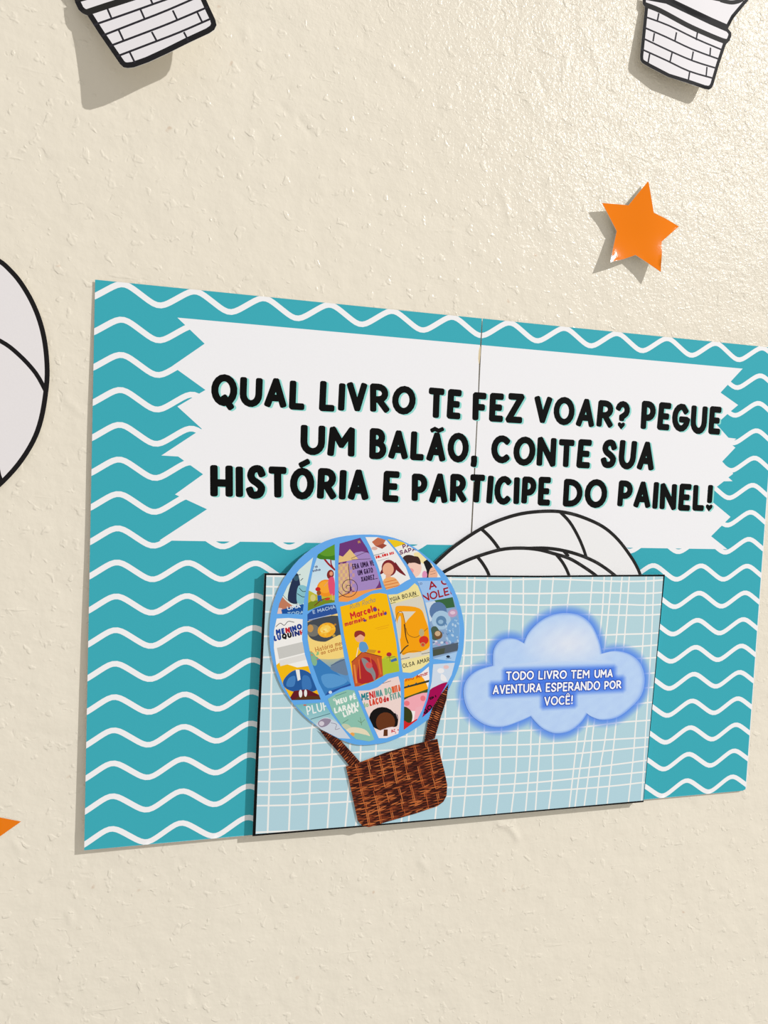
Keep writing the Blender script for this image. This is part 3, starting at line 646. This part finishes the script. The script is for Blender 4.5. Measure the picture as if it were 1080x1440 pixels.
cell([(607, 315), (650, 312), (700, 290), (730, 262), (745, 275), (770, 340), (790, 430), (800, 540), (798, 625), (760, 655), (710, 675), (675, 672), (660, 560), (640, 430)],
     Bg((220, 214, 196)) + Pn([(600, 300), (620, 360), (760, 320), (760, 250)], (240, 226, 156)) + T('YGIA BOJUN', (618, 350), (738, 318), 21, 3, (44, 44, 40)) + Ln([(620, 356), (642, 350)], 2.5, (44, 44, 40)) + Ln([(722, 326), (748, 319)], 2.5, (44, 44, 40))
     + Pn([(640, 382), (660, 366), (752, 378), (780, 430), (800, 500), (795, 560), (740, 580), (700, 583), (672, 590), (662, 520), (648, 440)], (248, 164, 12), True) + Pn([(654, 392), (735, 392), (700, 428), (688, 445), (678, 400), (660, 398)], (222, 216, 198)) + Pn([(650, 450), (662, 412), (668, 440), (664, 520)], (216, 210, 192), True)
     + Ln([(641, 440), (652, 400), (672, 396), (684, 440), (690, 500)], 3, (146, 92, 20), True) + Ln([(682, 452), (690, 510), (700, 538)], 5, (60, 48, 30), True) + Ln([(690, 470), (702, 500), (740, 510), (788, 470)], 3, (130, 90, 30), True) + Ln([(662, 588), (684, 560), (700, 548)], 7, (90, 72, 40), True) + Ln([(672, 588), (720, 575), (760, 578)], 2, (120, 84, 30), True)
     + El(762, 490, 12, 18, (190, 176, 130)) + El(772, 525, 22, 20, (214, 50, 36), -20) + El(768, 545, 12, 11, (196, 150, 90)) + El(768, 545, 7, 7, (214, 70, 50)) + Pn([(660, 620), (800, 590), (810, 700), (665, 700)], (242, 228, 160)) + Ln([(668, 612), (706, 603)], 2.5, (44, 44, 40)) + Ln([(762, 588), (800, 580)], 2.5, (44, 44, 40)) + T('OLSA AMAR', (676, 654), (800, 622), 21, 3, (44, 44, 40)),
     'middle panel, cream cover with a large yellow bag')
cell([(742, 252), (868, 250), (905, 320), (930, 400), (938, 480), (930, 560), (915, 622), (815, 610), (810, 500), (790, 400), (765, 310)],
     Bg((158, 196, 240)) + T('A C', (798, 294), (890, 264), 38, 7, (158, 26, 38)) + T('NOLEI', (768, 350), (905, 312), 38, 7, (158, 26, 38)) + T('CD', (745, 272), (766, 268), 10, 2, (90, 110, 150)) + Pn([(780, 352), (905, 328), (935, 400), (935, 590), (810, 612)], (140, 170, 206)) + Pn([(780, 352), (840, 340), (830, 420), (800, 440)], (206, 220, 234)) + Pn([(820, 342), (905, 326), (915, 372), (860, 380)], (58, 104, 66))
     + El(838, 392, 40, 44, (92, 124, 170)) + El(852, 432, 44, 44, (168, 200, 226)) + El(852, 436, 24, 24, (96, 136, 176)) + El(850, 440, 12, 10, (150, 186, 214)) + El(905, 400, 22, 18, (196, 160, 192), -20) + El(905, 398, 12, 8, (226, 200, 220)) + Pn([(885, 450), (925, 420), (935, 500), (900, 540), (880, 500)], (120, 168, 216), True) + dabs(22, 860, 430, 930, 540, [(180, 212, 236), (84, 128, 180), (210, 228, 242)], 3, 9, .7, 60)
     + Pn([(806, 470), (830, 462), (850, 500), (840, 520), (812, 520)], (74, 96, 80), True) + El(838, 500, 20, 20, (112, 84, 56)) + El(836, 494, 13, 12, (206, 176, 140)) + dabs(20, 815, 530, 930, 560, [(226, 232, 240), (90, 116, 160), (190, 160, 196)], 4, 10, .8) + Pn([(810, 560), (930, 535), (930, 572), (812, 600)], (84, 96, 110)) + Pn([(812, 570), (870, 560), (866, 585), (814, 598)], (76, 84, 70)) + Pn([(805, 612), (935, 575), (935, 640), (805, 640)], (168, 204, 240)) + El(884, 600, 9, 6, (30, 40, 60)) + Ln([(874, 610), (898, 606)], 2, (40, 60, 90)),
     'middle right panel, pale blue cover with a dark red title')
# row 3
cell([(180, 822), (250, 815), (312, 811), (350, 870), (435, 978), (380, 975), (300, 935), (230, 875)],
     Bg(vgrad((120, 186, 192), (178, 214, 222), 820, 900)) + T('PLUF', (236, 870), (330, 845), 42, 6, (232, 240, 240)) + Ln([(252, 888), (340, 862)], 4, (90, 130, 140)) + Pn([(275, 920), (330, 880), (440, 960), (440, 1000), (330, 960)], (206, 214, 226), True) + Pn([(285, 905), (310, 885), (345, 890), (330, 915), (300, 925)], (150, 138, 160), True) + El(302, 908, 12, 11, (214, 208, 220)) + Ln([(345, 905), (370, 912), (365, 935), (385, 930)], 2.5, (130, 130, 150), True) + El(225, 823, 8, 3, (206, 90, 80)),
     'lower left panel, teal cover with thin white lettering')
cell([(330, 795), (370, 770), (420, 752), (452, 755), (470, 800), (500, 870), (545, 982), (520, 990), (460, 980), (400, 925), (350, 850)],
     Bg((142, 196, 178)) + Ln([(365, 782), (415, 764)], 3, (90, 140, 130)) + T('O', (356, 806), (368, 802), 12, 3, (236, 240, 230)) + T('MEU PÉ', (370, 824), (462, 794), 25, 6.5, (240, 244, 238)) + T('LARANJ', (362, 862), (474, 832), 27, 6.5, (240, 244, 238)) + T('LIMA', (404, 880), (472, 852), 26, 6.5, (240, 244, 238))
     + El(415, 925, 24, 15, (198, 206, 176), 20) + Pn([(400, 950), (440, 925), (500, 935), (525, 965), (505, 960), (450, 950), (415, 965)], (232, 220, 190), True) + El(443, 958, 11, 9, (238, 166, 80)) + Ln([(480, 880), (486, 915)], 3, (110, 150, 120)) + Ln([(470, 895), (484, 905), (500, 890)], 3, (110, 150, 120)) + Ln([(400, 905), (424, 890)], 3, (100, 140, 120)),
     'lower panel, sage green cover with white lettering')
cell([(470, 757), (520, 755), (560, 741), (610, 702), (655, 690), (663, 720), (668, 800), (665, 880), (655, 955), (600, 975), (565, 975), (520, 880), (490, 810)],
     Bg((240, 216, 210)) + Ln([(545, 735), (620, 712)], 2.5, (110, 70, 70)) + T('ME', (486, 804), (522, 797), 34, 6, (30, 130, 140)) + T('NI', (524, 796), (552, 789), 34, 6, (206, 44, 44)) + T('NA', (554, 788), (584, 781), 32, 6, (90, 150, 150)) + T('BO', (594, 778), (626, 770), 32, 6, (120, 176, 150)) + T('NITA', (628, 769), (668, 758), 32, 6, (222, 96, 50))
     + T('do', (492, 838), (520, 830), 26, 5, (150, 190, 150)) + T('LAÇO', (524, 828), (584, 813), 30, 6.5, (216, 70, 46)) + T('de', (588, 812), (614, 804), 28, 6, (196, 44, 50)) + T('FITA', (620, 803), (668, 788), 30, 6, (110, 160, 150)) + El(583, 886, 62, 54, (20, 16, 16), 8) + Pn([(524, 885), (640, 860), (652, 910), (630, 925), (540, 925)], (20, 16, 16), True) + El(596, 902, 44, 46, (104, 54, 26)) + Pn([(545, 965), (575, 938), (640, 925), (670, 980), (560, 990)], (244, 226, 226), True) + Pn([(588, 935), (606, 935), (606, 965), (586, 966)], (96, 50, 24)) + dabs(8, 620, 935, 655, 955, [(200, 40, 60)], 3, 5, 1) + Ln([(640, 850), (652, 885)], 2, (214, 190, 200)),
     'lower centre panel, pink cover with multicoloured lettering over a dark round shape')
cell([(682, 702), (720, 698), (760, 675), (795, 645), (798, 700), (785, 790), (765, 845), (740, 893), (680, 937), (682, 800)],
     Bg((244, 240, 238)) + Pn([(680, 720), (700, 690), (760, 690), (790, 740), (790, 770), (680, 800)], (252, 170, 16), True) + Pn([(670, 742), (800, 706), (800, 716), (670, 750)], (60, 60, 40)) + Pn([(678, 790), (800, 745), (800, 770), (680, 806)], (66, 84, 34)) + Pn([(680, 800), (790, 765), (785, 830), (740, 850), (690, 840)], (244, 172, 184), True) + El(694, 815, 13, 12, (238, 120, 130)) + El(768, 792, 12, 13, (238, 120, 130)) + Pn([(735, 835), (765, 825), (755, 900), (725, 900)], (244, 178, 190)) + Pn([(675, 835), (710, 845), (720, 880), (705, 920), (675, 925)], (54, 62, 24), True) + Pn([(680, 895), (705, 905), (745, 885), (750, 905), (690, 950), (675, 930)], (214, 40, 40), True)
     + T('inho', (686, 716), (728, 704), 18, 3.5, (206, 70, 20)) + T('Amar', (738, 702), (794, 682), 20, 3.5, (190, 30, 36)) + Ln([(740, 672), (764, 665)], 3, (90, 90, 90)) + Pn([(694, 742), (700, 728), (712, 738)], (34, 70, 80)) + Pn([(722, 734), (738, 718), (742, 728)], (34, 70, 80)),
     'lower panel, pink face shape under an orange hat band')
cell([(815, 635), (915, 628), (900, 685), (880, 722), (835, 800), (800, 850), (765, 880), (775, 845), (790, 800), (808, 715)],
     Bg((208, 222, 238)) + El(850, 665, 16, 12, (240, 240, 242)) + Pn([(852, 680), (870, 690), (878, 712), (852, 708)], (240, 240, 242), True) + El(875, 648, 13, 9, (232, 196, 196)) + Pn([(790, 770), (830, 735), (885, 718), (890, 760), (800, 900), (750, 900)], (168, 8, 84), True) + T('DI', (800, 800), (832, 786), 12, 5, (26, 6, 22)) + T('GO', (778, 868), (815, 835), 24, 6, (26, 6, 22)) + El(795, 760, 5, 8, (60, 110, 60)),
     'lower right panel, pale blue above magenta')
# wicker
def weave(outline, ax, ay, org, nu, nv, su, sv, rib):
    L = [(B(outline), (50, 21, 17))]; r = random.Random(4)
    cols = [(150, 74, 38), (176, 92, 46), (120, 54, 30), (98, 42, 26), (192, 106, 56), (74, 30, 22), (140, 66, 36)]
    def P(a, b): return (org[0] + ax[0] * a + ay[0] * b, org[1] + ax[1] * a + ay[1] * b)
    for j in range(nv):
        for i in range(nu):
            for lv in ((0, 1) if rib else (1,)):
                o_ = .5 if (j + lv) % 2 else 0
                a = (i + o_ * .25 - .1) * su; b = (j + lv * .5) * sv + r.uniform(-1, 1)
                w = su * r.uniform(.46, .62); h = sv * r.uniform(.17, .27); t = r.uniform(-3.2, -.6) * (1 if lv else -.7)
                if lv == 0 and rib: a += su * .35; w *= .7
                L.append((B([P(a - w, b + t), P(a - w * .35, b - h + t * .4), P(a + w * .5, b - h - t * .5), P(a + w, b - t), P(a + w * .4, b + h - t * .4), P(a - w * .5, b + h + t * .5)]), r.choice(cols if lv else cols[2:6] + [(64, 28, 22)])))
    if rib:
        for i in range(nu + 1):
            for k in (-3.5, 3.5):
                pts = [P(i * su + k + math.sin(j * .9) * 1.5, j * sv * 2) for j in range(nv // 2 + 2)]
                for p_, q_ in zip(pts, pts[1:]):
                    if r.random() < .72: L += lay(stroke(B([p_, q_]), .62, caps=False), r.choice([(196, 108, 54), (170, 84, 42), (206, 124, 70)]))
    return L
bk = [(413, 1105), (480, 1085), (600, 1040), (700, 1010), (780, 990), (835, 978), (850, 1060), (868, 1130), (880, 1190), (877, 1240), (862, 1268), (835, 1288), (740, 1320), (620, 1355), (520, 1385), (490, 1380), (468, 1355), (445, 1250)]
ex = Vector((422, -127)).normalized(); ey = Vector((.22, .975)).normalized()
art('basket', B(bk), weave(bk, ex, ey, (405, 1105), 10, 25, 56, 12.2, True), d_bal, parent=balloon, lift=.1, grid=None, thick=.3)['label'] = 'printed brown wicker basket'
s1 = [(288, 933), (350, 962), (392, 988), (435, 1035), (482, 1088), (430, 1103), (380, 1040), (330, 985)]
e2 = Vector((190, 165)).normalized(); e2n = Vector((e2[1], -e2[0]))
art('basket_strap', B(s1), weave(s1, e2n, e2, (250, 960), 6, 26, 30, 10, False), d_bal, parent=balloon, lift=.16)['label'] = 'left wicker strap'
s2 = [(886, 726), (876, 800), (850, 880), (822, 978), (775, 992), (790, 905), (812, 835), (850, 775)]
e3 = Vector((-80, 250)).normalized(); e3n = Vector((e3[1], -e3[0]))
art('basket_strap', B(s2), weave(s2, e3n, e3, (850, 720), 5, 28, 30, 10, False), d_bal, parent=balloon, lift=.16)['label'] = 'right wicker strap'

# ================================================================ BLANK BALLOON CUTOUTS IN THE POCKET
BLK = (40, 39, 38); WP = (241, 241, 242)
def R_(p): return up(p, 600, 700, 340 / 1080)
def blank(label, arc, seams, d, name='blank_balloon_cutout', tail=330):
    a = R_(arc)
    out = sm(a, n=5) 
    o = thing(name, label, 'cutout', un(760, 1000), d - 1, group=None)
    low = [(out[-1][0] + 2, out[-1][1] + 25), (out[-1][0] - 25, 320), (out[-1][0] - 60, 385), (out[0][0] + 70, 385), (out[0][0] + 22, 320), (out[0][0] - 2, out[0][1] + 25)]
    outline = out + low
    L = [(outline, WP)] + lay(stroke(sm(low[:1] and [out[-1]] + low + [out[0]], n=2), 5.6, caps=False), BLK) + lay([q for q in stroke([(p[0] , p[1]) for p in out], 6.0, caps=False)], BLK)
    for s_ in seams: L += lay(stroke(sm(R_(s_), n=4), 2.9, caps=False), BLK)
    art('balloon_sheet', outline, L, lambda u, v: d - .004 * max(0, 212 - v), parent=o, grid=30, thick=.25)
    return o
blank('largest blank white balloon cutout, rearmost in the pocket, its dome over the banner', [(10, 312), (60, 262), (130, 203), (240, 131), (330, 90), (430, 62), (540, 52), (620, 58), (700, 80), (790, 122), (860, 182), (920, 262), (952, 320), (966, 362)],
      [[(240, 135), (285, 178), (325, 232), (350, 290)], [(595, 62), (640, 110), (680, 180), (708, 250), (720, 300)]], 4.6)
blank('middle blank balloon cutout in the pocket, nearly hidden behind the front one', [(290, 240), (370, 222), (460, 218), (540, 218), (620, 230), (700, 254), (775, 290), (850, 345), (880, 380)],
      [[(590, 222), (612, 238), (634, 262)]], 5.6)
blank('front blank white balloon cutout, lowest arc just above the pocket rim', [(40, 345), (90, 315), (150, 285), (220, 256), (330, 224), (420, 217), (500, 224), (570, 242), (640, 264), (705, 302), (765, 345), (800, 380)],
      [[(222, 258), (252, 296), (278, 345), (285, 400)], [(570, 244), (608, 290), (635, 345), (645, 400)]], 6.6)

# ================================================================ BLANK BALLOONS ON THE WALL
bl_o = thing('blank_balloon_cutout', 'blank white balloon cutout cut off by the left edge of the photo', 'cutout', un(-60, 700), 0)
pr = [(0, 90), (60, 140), (120, 210), (180, 310), (225, 420), (253, 540), (265, 680), (258, 800), (232, 950), (188, 1070), (108, 1195), (0, 1310), (-120, 1400), (-330, 1440), (-560, 1390), (-760, 1230), (-880, 1000), (-910, 750), (-870, 480), (-750, 250), (-560, 90), (-330, 10), (-120, 30)]
q = sm(up(pr, 0, 340, 140 / 531), True, 4)
L = [(q, (236, 232, 233))] + lay(stroke(q + [q[0]], 6.6), (30, 28, 29))
for s_ in ([(-200, 440), (0, 528), (100, 602), (190, 700), (246, 800)], [(-150, 30), (-40, 400), (-50, 800), (-15, 1200), (18, 1290)], [(-800, 500), (-500, 440), (-200, 440)], [(-400, 20), (-560, 500), (-480, 1000), (-330, 1430)]):
    L += lay(stroke(sm(up(s_, 0, 340, 140 / 531), n=4), 3.0), (30, 28, 29))
art('balloon_sheet', q, L, lambda u, v: 1.8, parent=bl_o, grid=None, thick=.25)

def basket_cutout(label, o_, s, outline, rim, thin, verts, extra, upper, dfun, anchor, wt, wn, rw, dark=(34, 33, 35)):
    t = thing('blank_balloon_cutout', label, 'cutout', anchor, 3)
    f = lambda p: up(p, o_[0], o_[1], s)
    out = f(outline)
    L = [(out, (238, 235, 238))]
    cl_ = out + [out[0]]
    L += lay(stroke(cl_, rw), dark)
    for p in rim: L += lay(stroke(sm(f(p), n=4), wt, caps=False), (44, 43, 42))
    for p in thin: L += lay(stroke(sm(f(p), n=3), wn, caps=False), (46, 44, 50))
    for p in verts: L += lay(stroke(f(p), wn, caps=False), (46, 44, 50))
    b = art('printed_basket', out, L, dfun, parent=t, grid=9, thick=.25)
    for nm, pts, lines in upper:
        oo = f(pts)
        L = [(oo, (238, 235, 238))] + lay(stroke(oo + [oo[0]], rw), dark)
        for p in lines: L += lay(stroke(sm(f(p), n=3), wt * .8, caps=False), (44, 43, 42))
        art(nm, oo, L, dfun, parent=t, grid=25, thick=.25)
    return t
# top left one: stuck at the top, basket bending away from the wall
TLa, TLb = un(118, 20), un(178, 96); TLc = un(303, 40)
nl = Vector((TLb[0] - TLa[0], TLb[1] - TLa[1])); axis = Vector((TLc[0] - TLb[0], TLc[1] - TLb[1])).normalized(); per = Vector((-axis[1], axis[0]))
if per[1] < 0: per = -per
def d_tl(u, v):
    t = (Vector((u, v)) - Vector(TLb)).dot(per)      # mm past the basket's bottom line
    x = max(0, t + 95)
    s = (Vector((u, v)) - Vector(TLb)).dot(axis) / 80
    return 1.5 + 24 * (x / 95) ** 1.9 + 3 * max(0, x - 40) / 55 * max(-.5, min(1.2, s))
basket_cutout('blank balloon cutout at the upper left whose brick-patterned basket bends off the wall', (100, 0), 210 / 1080,
    [(20, -20), (30, 20), (55, 72), (85, 98), (118, 112), (200, 240), (300, 385), (355, 465), (380, 487), (410, 492), (455, 487), (560, 450), (700, 385), (850, 310), (1000, 240), (1036, 215), (1052, 182), (1042, 140), (1000, 50), (960, -40), (905, -165), (905, -210), (880, -250), (60, -30)],
    [[(85, 100), (240, 48), (390, 0), (620, -75), (920, -180)], [(30, -10), (240, -75), (500, -160), (880, -270)]],
    [[(160, 182), (420, 92), (700, -8), (960, -95)], [(225, 258), (450, 170), (700, 72), (1000, -60)], [(280, 333), (500, 250), (720, 165), (990, 50)], [(330, 408), (560, 320), (780, 235), (1010, 135)]],
    [[(262, 62), (292, 132)], [(500, 65), (534, 142)], [(735, 75), (768, 145)], [(880, -55), (860, 5)], [(343, 215), (380, 294)], [(583, 230), (622, 302)], [(912, 88), (948, 160)], [(425, 380), (462, 455)], [(815, 232), (850, 298)], [(560, -40), (590, 30)]],
    None, [('envelope_sheet', [(-250, -260), (-330, -520), (-250, -900), (100, -1150), (500, -1150), (850, -900), (930, -560), (800, -300), (880, -262), (700, -200), (300, -100), (50, -20), (20, -40)], [[(-250, -300), (200, -420), (600, -380), (850, -330)]])],
    d_tl, un(200, -60), 4.2, 1.4, 7.6)
TRb = un(905, 85); TRc = un(1000, 124)
ax2 = Vector((TRc[0] - TRb[0], TRc[1] - TRb[1])).normalized(); per2 = Vector((-ax2[1], ax2[0]))
if per2[1] < 0: per2 = -per2
def d_tr(u, v):
    w = Vector((u, v)) - Vector(TRb); t = w.dot(per2); s = w.dot(ax2) / 75
    x = max(0, t + 90)
    return 1.5 + (5.5 + 4.5 * max(-.2, min(1.1, s))) * (x / 90) ** 1.3 + .6 * math.sin(s * 4)
basket_cutout('blank balloon cutout at the upper right, brick-patterned basket above the orange star', (890, 0), 170 / 1080,
    [(88, -40), (88, 38), (108, 62), (84, 300), (64, 500), (66, 535), (82, 562), (150, 602), (320, 690), (500, 745), (640, 793), (680, 800), (705, 785), (718, 760), (770, 580), (830, 400), (865, 362), (880, 320), (878, 290), (850, 255), (700, 190), (500, 95), (300, 0)],
    [[(110, 42), (250, 98), (480, 222), (650, 300), (800, 362), (850, 372)]],
    [[(110, 150), (320, 228), (560, 345), (790, 443)], [(100, 245), (300, 332), (530, 440), (765, 527)], [(90, 342), (330, 455), (540, 545), (740, 608)], [(75, 438), (300, 540), (500, 635), (712, 698)]],
    [[(232, 118), (218, 188)], [(577, 288), (565, 358)], [(390, 288), (376, 362)], [(694, 425), (688, 502)], [(192, 295), (180, 370)], [(540, 460), (526, 535)], [(662, 598), (655, 675)], [(350, 472), (332, 550)], [(150, 480), (136, 560)], [(508, 638), (495, 718)]],
    None, [('envelope_sheet', [(300, 0), (500, 95), (700, 190), (850, 255), (900, 160), (1035, 0), (1150, -200), (1250, -550), (1100, -950), (700, -1150), (250, -1050), (0, -750), (20, -400), (150, -150)], [[(780, 0), (830, 14), (885, 22), (940, 12), (985, -10)], [(200, -120), (500, -60), (780, -5)]])],
    d_tr, un(950, -60), 4.4, 1.5, 6.2)

# ================================================================ STARS
def star(label, pts, dfun, anchor):
    o = art('paper_star', pts, [(pts, (240, 126, 0))], dfun, mat=M_GLOSS, grid=4, thick=.3)
    # origin at the star's middle
    c = Vector(to3(anchor[0], anchor[1], 2)); o.data.transform(Matrix.Translation(-c)); o.location = c
    o['label'] = label; o['category'] = 'star'
    return o
sp_ = up([(632, 110), (662, 290), (690, 455), (820, 520), (962, 605), (870, 685), (775, 770), (778, 900), (765, 1098), (630, 1005), (492, 915), (360, 960), (222, 990), (250, 830), (287, 655), (210, 505), (128, 350), (270, 362), (415, 375), (520, 245)], 830, 240, 140 / 1080)
sc = un(898, 322)
def d_star(u, v):
    a = u - sc[0]; b = v - sc[1]
    if a > 0: b = b + .75 * a * a / (a + 15)
    return max(.7, 5.2 - (.0015 * a * a if a > 0 else 0) + .03 * b + (.003 * b * b if b > 0 else 0) - .078 * a + .07 * (a - a ** 3 / 1452))
star('glossy orange paper star with curled points, high on the right of the wall', sp_, d_star, sc)
tip = un(28.5, 1155.5); R0_ = 43; c2 = (tip[0] - R0_ * math.cos(math.radians(13)), tip[1] + R0_ * math.sin(math.radians(9)))
a0 = math.atan2(tip[1] - c2[1], tip[0] - c2[0]); pts = []
for k in range(10):
    r = (R0_ if k % 2 == 0 else R0_ * .5) ; a = a0 + k * PI / 5; pts.append((c2[0] + r * math.cos(a), c2[1] + r * math.sin(a)))
star('orange star low on the left wall, only one point in view', pts, lambda u, v: .9, c2)
